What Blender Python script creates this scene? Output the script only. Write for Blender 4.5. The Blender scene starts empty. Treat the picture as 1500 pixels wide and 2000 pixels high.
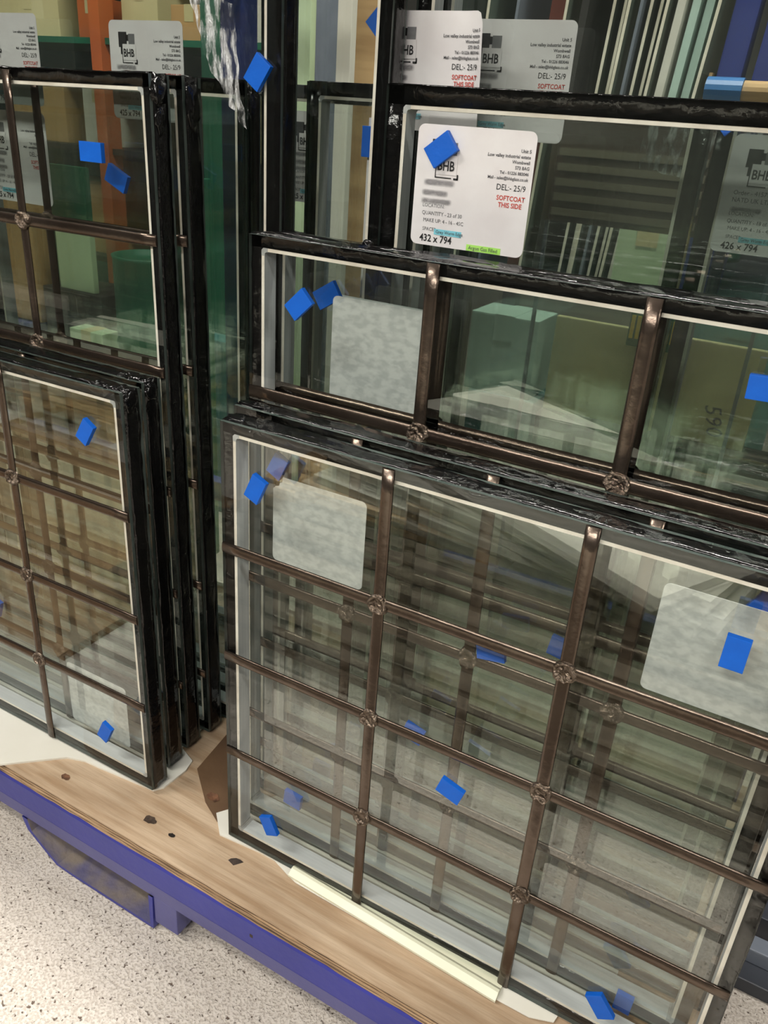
import bpy, bmesh, math, random
from mathutils import Vector, Matrix, noise

random.seed(7)
SC = bpy.context.scene
COL = SC.collection
K = 0.88            # one drawing unit in metres; builders take drawing units
FLOOR = -0.166      # floor level in drawing units (0 = foot of the glass)

# ------------------------------------------------------------------ camera
cam_d = bpy.data.cameras.new('camera')
cam = bpy.data.objects.new('camera', cam_d)
COL.objects.link(cam)
right = Vector((0.86684552, 0.49404356, 0.06708056))
down = Vector((0.26757622, -0.34746235, -0.89870623))
fwd = Vector((-0.42069205, 0.79698863, -0.43339049))
m = Matrix((right, -down, -fwd)).transposed().to_4x4()
m.translation = Vector((0.45706584, -0.53835218, 0.7634816))
cam.matrix_world = m
cam_d.sensor_fit = 'VERTICAL'
cam_d.sensor_height = 36.0
cam_d.lens = 1591.3674 / 2000.0 * 36.0
cam_d.clip_start = 0.02
SC.camera = cam

# ------------------------------------------------------------------ world, exposure
w = bpy.data.worlds.new('world')
SC.world = w
w.use_nodes = True
w.node_tree.nodes['Background'].inputs[0].default_value = (0.8, 0.85, 0.9, 1)
w.node_tree.nodes['Background'].inputs[1].default_value = 0.3
SC.view_settings.view_transform = 'Standard'
SC.view_settings.look = 'None'
SC.view_settings.exposure = -0.18
SC.view_settings.gamma = 1.0
SC.view_settings.use_curve_mapping = False
cy = SC.cycles
cy.transparent_max_bounces = 72
cy.max_bounces = 5
cy.diffuse_bounces = 2
cy.glossy_bounces = 4
cy.use_adaptive_sampling = True
cy.adaptive_threshold = 0.07
cy.adaptive_min_samples = 16
cy.caustics_reflective = False
cy.caustics_refractive = False
cy.sample_clamp_indirect = 4.0
cy.use_denoising = True

# ------------------------------------------------------------------ material helpers
def lin(c):
    def f(v):
        v /= 255.0
        return v / 12.92 if v <= 0.04045 else ((v + 0.055) / 1.055) ** 2.4
    return (f(c[0]), f(c[1]), f(c[2]), 1.0)

MATS = {}
def mat(name, c, rough=0.5, metal=0.0, c2=None, scale=20.0, detail=4.0, bump=0.0, bscale=60.0, spec=None,
        lo=0.35, hi=0.65, stretch=None, sub=None):
    """Principled surface with procedural colour variation and relief."""
    M = bpy.data.materials.new(name)
    M.use_nodes = True
    nt = M.node_tree
    b = nt.nodes['Principled BSDF']
    b.inputs['Base Color'].default_value = lin(c)
    b.inputs['Roughness'].default_value = rough
    b.inputs['Metallic'].default_value = metal
    if spec is not None:
        b.inputs['Specular IOR Level'].default_value = spec
    tc = nt.nodes.new('ShaderNodeTexCoord')
    mp = nt.nodes.new('ShaderNodeMapping')
    nt.links.new(tc.outputs['Object'], mp.inputs['Vector'])
    if stretch:
        mp.inputs['Scale'].default_value = stretch
    if c2 is not None:
        n = nt.nodes.new('ShaderNodeTexNoise')
        n.inputs['Scale'].default_value = scale
        n.inputs['Detail'].default_value = detail
        nt.links.new(mp.outputs[0], n.inputs['Vector'])
        r = nt.nodes.new('ShaderNodeValToRGB')
        r.color_ramp.elements[0].position = lo
        r.color_ramp.elements[1].position = hi
        r.color_ramp.elements[0].color = lin(c2)
        r.color_ramp.elements[1].color = lin(c)
        nt.links.new(n.outputs['Fac'], r.inputs[0])
        nt.links.new(r.outputs[0], b.inputs['Base Color'])
    if bump:
        n2 = nt.nodes.new('ShaderNodeTexNoise')
        n2.inputs['Scale'].default_value = bscale
        n2.inputs['Detail'].default_value = 5.0
        nt.links.new(mp.outputs[0], n2.inputs['Vector'])
        bp = nt.nodes.new('ShaderNodeBump')
        bp.inputs['Strength'].default_value = bump
        bp.inputs['Distance'].default_value = 0.01
        nt.links.new(n2.outputs['Fac'], bp.inputs['Height'])
        nt.links.new(bp.outputs[0], b.inputs['Normal'])
    MATS[name] = M
    return M

def glass_mat(name, tint, f0):
    """Thin clear float glass: straight-through transmission plus a Fresnel reflection on each face."""
    M = bpy.data.materials.new(name)
    M.use_nodes = True
    nt = M.node_tree
    nt.nodes.remove(nt.nodes['Principled BSDF'])
    out = nt.nodes['Material Output']
    lw = nt.nodes.new('ShaderNodeLayerWeight')
    lw.inputs['Blend'].default_value = 0.5
    p = nt.nodes.new('ShaderNodeMath'); p.operation = 'POWER'; p.inputs[1].default_value = 5.0
    nt.links.new(lw.outputs['Facing'], p.inputs[0])
    ma = nt.nodes.new('ShaderNodeMath'); ma.operation = 'MULTIPLY_ADD'
    ma.inputs[1].default_value = 1 - f0; ma.inputs[2].default_value = f0
    nt.links.new(p.outputs[0], ma.inputs[0])
    tr = nt.nodes.new('ShaderNodeBsdfTransparent'); tr.inputs[0].default_value = tint
    gl = nt.nodes.new('ShaderNodeBsdfGlossy'); gl.inputs['Roughness'].default_value = 0.0
    gl.inputs['Color'].default_value = (0.97, 1, 0.98, 1)
    mx = nt.nodes.new('ShaderNodeMixShader')
    nt.links.new(ma.outputs[0], mx.inputs[0])
    nt.links.new(tr.outputs[0], mx.inputs[1])
    nt.links.new(gl.outputs[0], mx.inputs[2])
    nt.links.new(mx.outputs[0], out.inputs[0])
    MATS[name] = M
    return M

glass_mat('float_glass', (0.962, 0.976, 0.966, 1), 0.048)
glass_mat('coated_glass', (0.942, 0.966, 0.949, 1), 0.135)
mat('glass_edge', (74, 82, 78), 0.2, c2=(52, 62, 58), scale=30)
mat('sealant', (8, 8, 9), 0.15, bump=0.3, bscale=45, c2=(16, 15, 15), scale=90)
mat('spacer', (200, 204, 204), 0.45, c2=(184, 189, 190), scale=8, stretch=(1, 30, 1))
mat('spacer_line', (240, 235, 222), 0.35, c2=(214, 205, 190), scale=30)
mat('corner_key', (188, 190, 188), 0.4, c2=(160, 162, 160), scale=80)
mat('lead', (106, 94, 84), 0.26, 0.85, c2=(86, 74, 65), scale=14, bump=0.12, bscale=40)
mat('solder', (150, 136, 122), 0.18, 0.85, c2=(96, 84, 74), scale=220, bump=0.6, bscale=260)
mat('pad_blue', (0, 98, 208), 0.5, c2=(0, 92, 198), scale=40, bump=0.05, bscale=300)
mat('paper', (232, 230, 230), 0.55, c2=(224, 220, 220), scale=25, bump=0.12, bscale=18)
mat('ink', (28, 28, 30), 0.6, c2=(40, 40, 42), scale=300)
mat('ink_grey', (112, 112, 114), 0.6, c2=(120, 120, 122), scale=300)
mat('ink_soft', (78, 78, 82), 0.6, c2=(96, 96, 98), scale=300)
mat('ink_red', (200, 72, 58), 0.6, c2=(190, 60, 50), scale=300)
mat('marker_cyan', (120, 202, 220), 0.6, c2=(140, 212, 226), scale=60)
mat('marker_green', (160, 226, 90), 0.6, c2=(176, 234, 110), scale=60)
mat('label_back', (222, 224, 222), 0.4, c2=(200, 203, 202), scale=110, detail=9, lo=0.4, hi=0.58, bump=0.05, bscale=200, stretch=(1, 1, 1.6))
mat('blue_paint', (58, 62, 152), 0.42, c2=(50, 54, 134), scale=6, bump=0.05, bscale=90)
mat('blue_paint_light', (94, 94, 146), 0.45, c2=(80, 80, 134), scale=6, bump=0.05, bscale=90)
mat('blue_paint_worn', (124, 114, 104), 0.6, c2=(86, 84, 116), scale=26, detail=8, bump=0.3, bscale=60)
mat('steel_dark', (58, 62, 70), 0.4, c2=(44, 47, 54), scale=10)
mat('steel_grey', (128, 136, 148), 0.4, c2=(108, 116, 128), scale=10)
mat('card_white', (238, 236, 226), 0.65, c2=(228, 225, 212), scale=6)
mat('cream_plastic', (232, 232, 208), 0.4, c2=(222, 222, 196), scale=8)
mat('knot', (46, 36, 30), 0.7, c2=(78, 60, 46), scale=200)
mat('old_knot', (128, 88, 62), 0.7, c2=(78, 52, 38), scale=160)
mat('shade_brown', (112, 86, 62), 0.6, c2=(88, 66, 48), scale=9, bump=0.1, bscale=40)  # tone of the shaded deck between the stacks
mat('hole', (22, 16, 12), 0.9, c2=(40, 30, 22), scale=200)
mat('debris', (70, 58, 52), 0.7, c2=(48, 40, 36), scale=120)
mat('cardboard', (196, 158, 104), 0.75, c2=(178, 140, 90), scale=5)
mat('cream_board', (206, 196, 150), 0.7, c2=(190, 180, 132), scale=3)
mat('foam_white', (226, 224, 212), 0.7, c2=(214, 210, 194), scale=5)
mat('green_steel', (22, 104, 78), 0.45, c2=(18, 88, 66), scale=5)
mat('teal_steel', (46, 112, 112), 0.5, c2=(36, 92, 96), scale=4)
mat('pale_green_board', (196, 216, 178), 0.6, c2=(182, 204, 164), scale=4)
mat('mint_plastic', (196, 220, 208), 0.5, c2=(180, 208, 196), scale=4)
mat('mint_teal', (128, 178, 172), 0.5, c2=(112, 164, 160), scale=4)
mat('tint_plank_brown', (150, 122, 88), 0.7, c2=(118, 92, 64), scale=5, stretch=(1, 9, 9))
mat('weathered_wood', (104, 94, 80), 0.8, c2=(78, 70, 60), scale=6, stretch=(1, 10, 10))
mat('blue_steel', (52, 66, 140), 0.4, c2=(42, 54, 120), scale=5)
mat('blue_tube', (60, 120, 180), 0.35, c2=(50, 108, 168), scale=8)
mat('wood', (190, 158, 112), 0.7, c2=(160, 128, 86), scale=5, stretch=(1, 8, 8))
mat('orange_paint', (198, 104, 52), 0.5, c2=(180, 90, 44), scale=5)
mat('red_brown', (110, 46, 34), 0.5, c2=(92, 38, 30), scale=5)
mat('yellow', (232, 196, 36), 0.45, c2=(220, 182, 30), scale=8)
mat('red_brown_dark', (70, 48, 34), 0.6, c2=(54, 38, 28), scale=5)
mat('slat_brown', (120, 112, 92), 0.6, c2=(104, 96, 80), scale=5)
mat('deep_teal', (10, 62, 58), 0.6, c2=(8, 50, 48), scale=5)
mat('dark_charcoal', (48, 46, 44), 0.6, c2=(36, 35, 34), scale=4)
mat('sheet_edge', (248, 242, 222), 0.35, c2=(226, 218, 196), scale=30)
mat('sheet_face', (120, 132, 122), 0.15, c2=(96, 108, 100), scale=3)
mat('wall', (120, 122, 116), 0.85, c2=(104, 106, 102), scale=1.2, bump=0.1, bscale=20)
mat('ceiling', (112, 112, 110), 0.9, c2=(100, 100, 100), scale=1)
mat('lamp_housing', (225, 225, 222), 0.5, c2=(215, 215, 212), scale=5)

# plywood deck: long grain along the board
def ply_mat():
    M = mat('plywood', (206, 182, 154), 0.62, c2=(172, 143, 112), scale=4.5, detail=9, lo=0.34, hi=0.62,
            stretch=(1.3, 16, 16), bump=0.16, bscale=8)
    nt = M.node_tree
    b = nt.nodes['Principled BSDF']
    old = b.inputs['Base Color'].links[0].from_socket
    n = nt.nodes.new('ShaderNodeTexNoise'); n.inputs['Scale'].default_value = 5; n.inputs['Detail'].default_value = 6
    tc = nt.nodes['Texture Coordinate']
    nt.links.new(tc.outputs['Object'], n.inputs['Vector'])
    r = nt.nodes.new('ShaderNodeValToRGB')
    r.color_ramp.elements[0].position = 0.3; r.color_ramp.elements[0].color = (0.62, 0.6, 0.58, 1)
    r.color_ramp.elements[1].position = 0.6; r.color_ramp.elements[1].color = (1, 1, 1, 1)
    nt.links.new(n.outputs['Fac'], r.inputs[0])
    mx = nt.nodes.new('ShaderNodeMix'); mx.data_type = 'RGBA'; mx.blend_type = 'MULTIPLY'
    mx.inputs[0].default_value = 0.8
    nt.links.new(old, mx.inputs[6]); nt.links.new(r.outputs[0], mx.inputs[7])
    nt.links.new(mx.outputs[2], b.inputs['Base Color'])
ply_mat()
mat('ply_light', (196, 166, 130), 0.75, c2=(150, 122, 92), scale=12, stretch=(1, 10, 10), bump=0.3, bscale=50)
mat('ply_dark', (128, 102, 78), 0.8, c2=(84, 66, 50), scale=12, stretch=(1, 10, 10), bump=0.3, bscale=50)

def concrete_mat():
    M = bpy.data.materials.new('concrete'); M.use_nodes = True
    nt = M.node_tree; b = nt.nodes['Principled BSDF']
    b.inputs['Roughness'].default_value = 0.75
    tc = nt.nodes.new('ShaderNodeTexCoord')
    def nz(s, d):
        n = nt.nodes.new('ShaderNodeTexNoise'); n.inputs['Scale'].default_value = s; n.inputs['Detail'].default_value = d
        nt.links.new(tc.outputs['Object'], n.inputs['Vector']); return n
    def ramp(src, a, ca, bb, cb):
        r = nt.nodes.new('ShaderNodeValToRGB')
        r.color_ramp.elements[0].position = a; r.color_ramp.elements[0].color = ca
        r.color_ramp.elements[1].position = bb; r.color_ramp.elements[1].color = cb
        nt.links.new(src, r.inputs[0]); return r
    base = ramp(nz(2.0, 4).outputs['Fac'], 0.35, lin((196, 187, 176)), 0.65, lin((212, 204, 194)))
    mid = ramp(nz(330.0, 5).outputs['Fac'], 0.32, (0.74, 0.71, 0.68, 1), 0.56, (1, 1, 1, 1))
    pits = ramp(nz(210.0, 4).outputs['Fac'], 0.30, (0.22, 0.17, 0.14, 1), 0.365, (1, 1, 1, 1))
    def mul(a, c):
        mx = nt.nodes.new('ShaderNodeMix'); mx.data_type = 'RGBA'; mx.blend_type = 'MULTIPLY'; mx.inputs[0].default_value = 1
        nt.links.new(a, mx.inputs[6]); nt.links.new(c, mx.inputs[7]); return mx.outputs[2]
    col = mul(mul(base.outputs[0], mid.outputs[0]), pits.outputs[0])
    nt.links.new(col, b.inputs['Base Color'])
    hm = nt.nodes.new('ShaderNodeMix'); hm.data_type = 'RGBA'; hm.blend_type = 'MULTIPLY'; hm.inputs[0].default_value = 1
    nt.links.new(mid.outputs[0], hm.inputs[6]); nt.links.new(pits.outputs[0], hm.inputs[7])
    bp = nt.nodes.new('ShaderNodeBump'); bp.inputs['Strength'].default_value = 0.75; bp.inputs['Distance'].default_value = 0.004
    nt.links.new(hm.outputs[2], bp.inputs['Height'])
    nt.links.new(bp.outputs[0], b.inputs['Normal'])
    MATS['concrete'] = M
concrete_mat()

def smudge_mat():
    """Illegible soft grey print on a label: fades out towards its rim."""
    M = bpy.data.materials.new('smudged_print'); M.use_nodes = True
    nt = M.node_tree; b = nt.nodes['Principled BSDF']; out = nt.nodes['Material Output']
    b.inputs['Base Color'].default_value = lin((158, 156, 158)); b.inputs['Roughness'].default_value = 0.7
    tc = nt.nodes.new('ShaderNodeTexCoord')
    sep = nt.nodes.new('ShaderNodeSeparateXYZ'); nt.links.new(tc.outputs['Generated'], sep.inputs[0])
    def tri(sock, k):
        a = nt.nodes.new('ShaderNodeMath'); a.operation = 'SUBTRACT'; a.inputs[1].default_value = 0.5
        nt.links.new(sock, a.inputs[0])
        c = nt.nodes.new('ShaderNodeMath'); c.operation = 'ABSOLUTE'; nt.links.new(a.outputs[0], c.inputs[0])
        d = nt.nodes.new('ShaderNodeMapRange'); d.inputs[1].default_value = 0.5; d.inputs[2].default_value = 0.5 - k
        d.interpolation_type = 'SMOOTHSTEP'
        nt.links.new(c.outputs[0], d.inputs[0]); return d.outputs[0]
    n = nt.nodes.new('ShaderNodeTexNoise'); n.inputs['Scale'].default_value = 130; nt.links.new(tc.outputs['Object'], n.inputs['Vector'])
    f1 = nt.nodes.new('ShaderNodeMath'); f1.operation = 'MULTIPLY'
    nt.links.new(tri(sep.outputs[0], 0.15), f1.inputs[0]); nt.links.new(tri(sep.outputs[2], 0.45), f1.inputs[1])
    f2 = nt.nodes.new('ShaderNodeMath'); f2.operation = 'MULTIPLY'
    nt.links.new(f1.outputs[0], f2.inputs[0]); nt.links.new(n.outputs['Fac'], f2.inputs[1])
    tr = nt.nodes.new('ShaderNodeBsdfTransparent')
    mx = nt.nodes.new('ShaderNodeMixShader')
    nt.links.new(f2.outputs[0], mx.inputs[0]); nt.links.new(tr.outputs[0], mx.inputs[1]); nt.links.new(b.outputs[0], mx.inputs[2])
    nt.links.new(mx.outputs[0], out.inputs[0])
    MATS['smudged_print'] = M
smudge_mat()

def emit_mat(name, c, s):
    M = bpy.data.materials.new(name); M.use_nodes = True
    b = M.node_tree.nodes['Principled BSDF']
    b.inputs['Emission Color'].default_value = c; b.inputs['Emission Strength'].default_value = s
    M.cycles.emission_sampling = 'NONE'
    MATS[name] = M
emit_mat('tube_light', (1.0, 0.97, 0.9, 1), 8.0)

# ------------------------------------------------------------------ object helpers
def obj(name, bm, mats, parent=None, origin=None, smooth=False):
    """Link a bmesh (drawing units) as one mesh object in metres."""
    o_ = Vector(origin) if origin is not None else Vector((0, 0, 0))
    for v in bm.verts:
        v.co = (v.co - o_) * K
    me = bpy.data.meshes.new(name)
    bm.to_mesh(me); bm.free()
    for mm in (mats if isinstance(mats, (list, tuple)) else [mats]):
        me.materials.append(MATS[mm])
    if smooth:
        for p in me.polygons: p.use_smooth = True
    o = bpy.data.objects.new(name, me)
    COL.objects.link(o)
    if parent is not None:
        o.parent = parent
        o.location = o_ * K - parent.matrix_basis.translation
    else:
        o.location = o_ * K
    return o

def thing(name, label, cat, loc, group=None, kind=None):
    o = bpy.data.objects.new(name, None)
    COL.objects.link(o)
    o.location = Vector(loc) * K
    o.empty_display_size = 0.05
    return tag(o, label, cat, group, kind)

def tag(o, label=None, cat=None, group=None, kind=None):
    if label: o['label'] = label
    if cat: o['category'] = cat
    if group: o['group'] = group
    if kind: o['kind'] = kind
    return o

def box(bm, x0, x1, y0, y1, z0, z1, mi=0, bevel=0.0):
    vs = [bm.verts.new((x, y, z)) for x in (x0, x1) for y in (y0, y1) for z in (z0, z1)]
    fs = [(0, 1, 3, 2), (4, 6, 7, 5), (0, 4, 5, 1), (2, 3, 7, 6), (0, 2, 6, 4), (1, 5, 7, 3)]
    faces = []
    for f in fs:
        fc = bm.faces.new([vs[i] for i in f]); fc.material_index = mi; faces.append(fc)
    if bevel:
        es = list({e for f in faces for e in f.edges})
        bmesh.ops.bevel(bm, geom=es, offset=bevel, segments=2, affect='EDGES', profile=0.7)
    return vs

def bx(*a, **k):
    bm = bmesh.new(); box(bm, *a, **k); bmesh.ops.recalc_face_normals(bm, faces=bm.faces); return bm

def prism(pts, z0, z1):
    """Polygon in x,y extruded in z."""
    bm = bmesh.new()
    a = [bm.verts.new((x, y, z0)) for x, y in pts]; b = [bm.verts.new((x, y, z1)) for x, y in pts]
    n = len(pts)
    bm.faces.new(a[::-1]); bm.faces.new(b)
    for i in range(n):
        bm.faces.new((a[i], a[(i + 1) % n], b[(i + 1) % n], b[i]))
    bmesh.ops.recalc_face_normals(bm, faces=bm.faces)
    return bm

def round_rect(w, h, r, n=5):
    pts = []
    for cx, cz, a0 in ((w / 2 - r, h / 2 - r, 0), (-w / 2 + r, h / 2 - r, 90), (-w / 2 + r, -h / 2 + r, 180), (w / 2 - r, -h / 2 + r, 270)):
        for i in range(n + 1):
            a = math.radians(a0 + 90 * i / n)
            pts.append((cx + r * math.cos(a), cz + r * math.sin(a)))
    return pts

def slab(pts, y0, y1):
    """Polygon in x,z extruded in y (front at y0)."""
    bm = bmesh.new()
    a = [bm.verts.new((x, y0, z)) for x, z in pts]; b = [bm.verts.new((x, y1, z)) for x, z in pts]
    n = len(pts)
    bm.faces.new(a); bm.faces.new(b[::-1])
    for i in range(n):
        bm.faces.new((a[i], b[i], b[(i + 1) % n], a[(i + 1) % n]))
    bmesh.ops.recalc_face_normals(bm, faces=bm.faces)
    return bm

# ------------------------------------------------------------------ ceiling lamps and added fill lamps
def lamp(x, y, power, where, z=3.2):
    t = thing('ceiling_or_fill_lamp', 'long tube lamp ' + where, 'lamp', (x, y, z), 'ceiling lamps of the workshop and added fill lamps')
    obj('housing', bx(x - .8, x + .8, y - .12, y + .12, z, z + .08, bevel=0.01), 'lamp_housing', t)
    for s in (-1, 1):
        bm = bmesh.new()
        bmesh.ops.create_cone(bm, cap_ends=True, segments=12, radius1=.016, radius2=.016, depth=1.5,
                              matrix=Matrix.Translation((x, y + s * .06, z - .03)) @ Matrix.Rotation(math.pi / 2, 4, 'Y'))
        obj('tube', bm, 'tube_light', t)
    ld = bpy.data.lights.new('lamp_light', 'AREA'); ld.shape = 'RECTANGLE'; ld.size = 1.5 * K; ld.size_y = 0.2 * K
    ld.energy = power; ld.color = (1.0, 0.955, 0.885)
    lo = bpy.data.objects.new('lamp_light', ld); COL.objects.link(lo); lo.parent = t
    lo.location = Vector((0, 0, -.06)) * K
LP = 62
for x, y, p, where in ((.25, -1.45, LP * .62, 'low in front of the glass, added to brighten the boards'), (-1.6, -1.5, LP, 'in front of the card-sheet stack'), (4.2, -1.3, LP, 'near the wall beyond the steel base'), (0.3, .62, LP * 1.5, 'above the back of the stillage, added to brighten the background'), (-2.5, .72, LP * .6, 'above the bench and orange shelving')):
    lamp(x, y, p, where, 1.75 if 'low' in where else 3.2)  # the low lamp and the one over the stillage back are added fill

# ------------------------------------------------------------------ room shell
def struct(name, bm, m_):
    return tag(obj(name, bm, m_), kind='structure')
struct('floor', bx(-6, 6, -5.5, 6, FLOOR - .1, FLOOR), 'concrete')
struct('ceiling', bx(-6, 6, -5.5, 6, 4.2, 4.3), 'ceiling')
struct('wall_back', bx(-6, 6, 6, 6.1, FLOOR, 4.2), 'wall')
struct('wall_front', bx(-6, 6, -5.6, -5.5, FLOOR, 4.2), 'wall')
struct('wall_left', bx(-6.1, -6, -5.5, 6, FLOOR, 4.2), 'wall')
struct('wall_right', bx(6, 6.1, -5.5, 6, FLOOR, 4.2), 'wall')

# ------------------------------------------------------------------ the stillage under the glass
DX0, DX1, DY0, DY1, DZ = -1.35, 0.612, -0.072, 0.50, -0.006
st = thing('glass_stillage', 'blue steel stillage with a plywood deck carrying the upright glass units', 'stillage', (-.35, .2, FLOOR))
deck = thing('plywood_deck', None, None, (-.35, .2, DZ))
deck.parent = st; deck.location = Vector((0, 0, DZ - FLOOR)) * K
dk = Vector((-.35, .2, DZ))
def sub(name, bm, m_, par, base):
    """Child whose parent empty stands at base (drawing units)."""
    for v in bm.verts: v.co = (v.co - Vector(base)) * K
    me = bpy.data.meshes.new(name); bm.to_mesh(me); bm.free()
    for mm in (m_ if isinstance(m_, (list, tuple)) else [m_]): me.materials.append(MATS[mm])
    o = bpy.data.objects.new(name, me); COL.objects.link(o); o.parent = par
    return o
plies = 7
ph = 0.0195 / plies
for i in range(plies):
    z1 = DZ - i * ph
    inset = 0.0 if i == 0 else random.uniform(.0004, .0016)
    bm = bmesh.new()
    n = 120
    rows = []
    for k in range(n + 1):
        x = DX0 + (DX1 - DX0) * k / n
        j = (noise.noise(Vector((x * 30, i * 3.1, 0))) * .0012 + noise.noise(Vector((x * 130, i * 7.7, 2))) * .0008)
        if i == 0: j = max(j, 0) * 1.2
        yf = DY0 + inset + j
        rows.append([bm.verts.new((x, yf, z1)), bm.verts.new((x, DY1, z1)), bm.verts.new((x, DY1, z1 - ph)), bm.verts.new((x, yf, z1 - ph))])
    for k in range(n):
        a, b = rows[k], rows[k + 1]
        for q in range(4):
            bm.faces.new((a[q], b[q], b[(q + 1) % 4], a[(q + 1) % 4]))
    bm.faces.new(rows[0]); bm.faces.new(rows[-1][::-1])
    bmesh.ops.recalc_face_normals(bm, faces=bm.faces)
    sub('ply_layer', bm, 'plywood' if i == 0 else ('ply_dark' if i % 2 else 'ply_light'), deck, dk)
# steel front rail: channel with a shallow fold line, plus floor feet
def rail(y0, y1, name, x0, x1):
    prof = [(y0 + .0015, -.0258), (y0, -.029), (y0, -.066), (y0 + .004, -.070), (y0 + .0035, -.074), (y0 + .005, -.0985), (y0 + .008, -.101), (y1, -.101), (y1, -.0258)]
    bm = bmesh.new()
    A = [bm.verts.new((x0, y, z)) for y, z in prof]; B = [bm.verts.new((x1, y, z)) for y, z in prof]
    n = len(prof)
    for i in range(n):
        f = bm.faces.new((A[i], A[(i + 1) % n], B[(i + 1) % n], B[i]))
        f.material_index = 1 if i in (4, 5, 6) else 0
    bm.faces.new(A); bm.faces.new(B[::-1])
    bmesh.ops.recalc_face_normals(bm, faces=bm.faces)
    return obj(name, bm, ['blue_paint', 'blue_paint_light'], st)
rail(DY0 - .001, DY0 + .05, 'front_rail', DX0, DX1)
obj('rear_rail', bx(DX0, DX1, DY1 - .05, DY1, -.101, -.0258, bevel=.003), 'blue_paint', st)
for xa in (-1.2, -.62, 0.05, .52):
    obj('cross_member', bx(xa - .03, xa + .03, DY0 + .05, DY1 - .05, -.09, -.0258), 'blue_paint', st)
# fork pocket welded under the rail: bent plate channel, open to the front
def pocket(x0, x1):
    t = .0055
    yA, yB = DY0 + .002, DY1 - .02
    zt, zb = -.0985, FLOOR + .004
    p = [(x0 - .045, zt), (x0 - .036, zt - .022), (x0 + .004, zb + .012), (x0 + .02, zb + .002), (x0 + .05, zb), (x1, zb), (x1 + .002, zt)]
    q = [(x0 - .034, zt), (x0 - .027, zt - .02), (x0 + .010, zb + .016), (x0 + .024, zb + .007), (x0 + .05, zb + t), (x1 - t, zb + t), (x1 - t, zt)]
    bm = bmesh.new()
    n = len(p)
    Pa = [bm.verts.new((x, yA, z)) for x, z in p]; Pb = [bm.verts.new((x, yB, z)) for x, z in p]
    Qa = [bm.verts.new((x, yA, z)) for x, z in q]; Qb = [bm.verts.new((x, yB, z)) for x, z in q]
    for i in range(n - 1):
        bm.faces.new((Pa[i], Pa[i + 1], Pb[i + 1], Pb[i])).material_index = 0
        bm.faces.new((Qa[i], Qb[i], Qb[i + 1], Qa[i + 1])).material_index = 1
        bm.faces.new((Pa[i], Qa[i], Qa[i + 1], Pa[i + 1])).material_index = 0
    bmesh.ops.recalc_face_normals(bm, faces=bm.faces)
    o = obj('fork_pocket', bm, ['blue_paint', 'blue_paint_worn'], st)
    obj('pocket_side_plate', bx(x1 + .002, x1 + .043, yA + .002, yB, zt - .05, zt + .001, bevel=.002), 'blue_paint_light', st)
    return o
pocket(-.29, -.078)
pocket(-1.15, -.9)
# rear posts and rails that the glass leans on
for xa in (-1.25, -.352, .56):
    obj('back_post', bx(xa - .019, xa + .019, .455, .495, -.006, 1.45, bevel=.003), 'blue_steel', st)
obj('back_rail', bx(-1.27, .58, .496, .52, 1.38, 1.43, bevel=.003), 'blue_steel', st)
obj('back_rail', bx(-1.27, .58, .496, .52, .18, .22, bevel=.003), 'blue_steel', st)
# marks in the deck
def scar(name, x, y, r, m_, depth=.0008, par=None, base=None, lift=0):
    bm = bmesh.new()
    n = 14
    c = bm.verts.new((x, y, DZ + lift + depth * .2))
    ring = []
    for i in range(n):
        a = 2 * math.pi * i / n
        rr = r * (1 + .35 * noise.noise(Vector((math.cos(a) * 2 + x * 50, math.sin(a) * 2, y * 50))))
        ring.append(bm.verts.new((x + rr * math.cos(a) * 1.25, y + rr * math.sin(a) * .8, DZ + lift + depth)))
    for i in range(n):
        bm.faces.new((c, ring[i], ring[(i + 1) % n]))
    return sub(name, bm, m_, par or deck, base or dk)
scar('screw_hole', -.2616, -.0417, .0060, 'old_knot'); scar('screw_hole', -.1071, -.0346, .0080, 'knot')
scar('screw_hole', -.0651, -.0384, .004, 'hole');

obj('rust_spot', bx(.0920, .0965, DY0 - .0013, DY0 - .0008, -.052, -.047), 'knot', st)
# white card and plastic lying on the deck
tag(obj('card_sheet', prism([(-1.0, -.085), (-.358, -.080), (-.289, -.0156), (-.262, -.006), (-.236, -.004), (-.140, .006), (-.1315, .018), (-.1285, .060), (-.134, .080), (-.165, .092), (-.18, .3), (-1.0, .3)], DZ + .0002, DZ + .0032), 'card_white'),
    'white card sheet lying on the deck under the leaded corner stack', 'card')
tag(obj('card_sheet', prism([(-.012, -.004), (-.040, .022), (-.014, .060), (.03, .12), (.5, .12), (.5, .004), (.05, .002)], DZ + .0002, DZ + .0028), 'card_white'),
    'pale card corner poking out beside the four-row leaded unit', 'card')
tag(obj('card_sheet', prism([(.070, .002), (.100, -.008), (.117, -.0125), (.40, -.0175), (.43, -.017), (.455, -.008), (.46, .02), (.07, .02)], DZ + .003, DZ + .0042), 'card_white'),
    'thin white packing sheet showing under the four-row leaded unit', 'card')
gap_shade = tag(obj('shade_sheet', prism([(-.118, .072), (-.066, .030), (-.030, .012), (-.022, .020), (-.022, .17), (-.055, .44), (-.13, .44), (-.135, .19)], DZ + .0002, DZ + .0022), 'shade_brown'),
    'dark brown sheet standing for the shadow on the deck between the two stacks', 'board')  # the stack's shadow, painted as a brown sheet on the deck
scar('drill_hole', -.0625, .0420, .0085, 'old_knot', par=gap_shade, base=(0, 0, 0), lift=.0022)
bm = bmesh.new()
prof = [(-.0225, DZ + .0045), (-.0225, DZ + .0075), (-.015, DZ + .0125), (-.011, DZ + .0125), (-.006, DZ + .0085), (.004, DZ + .0085), (.004, DZ + .0045)]
A = [bm.verts.new((.104, y + .012, z)) for y, z in prof]; B = [bm.verts.new((.392, y, z)) for y, z in prof]
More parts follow.
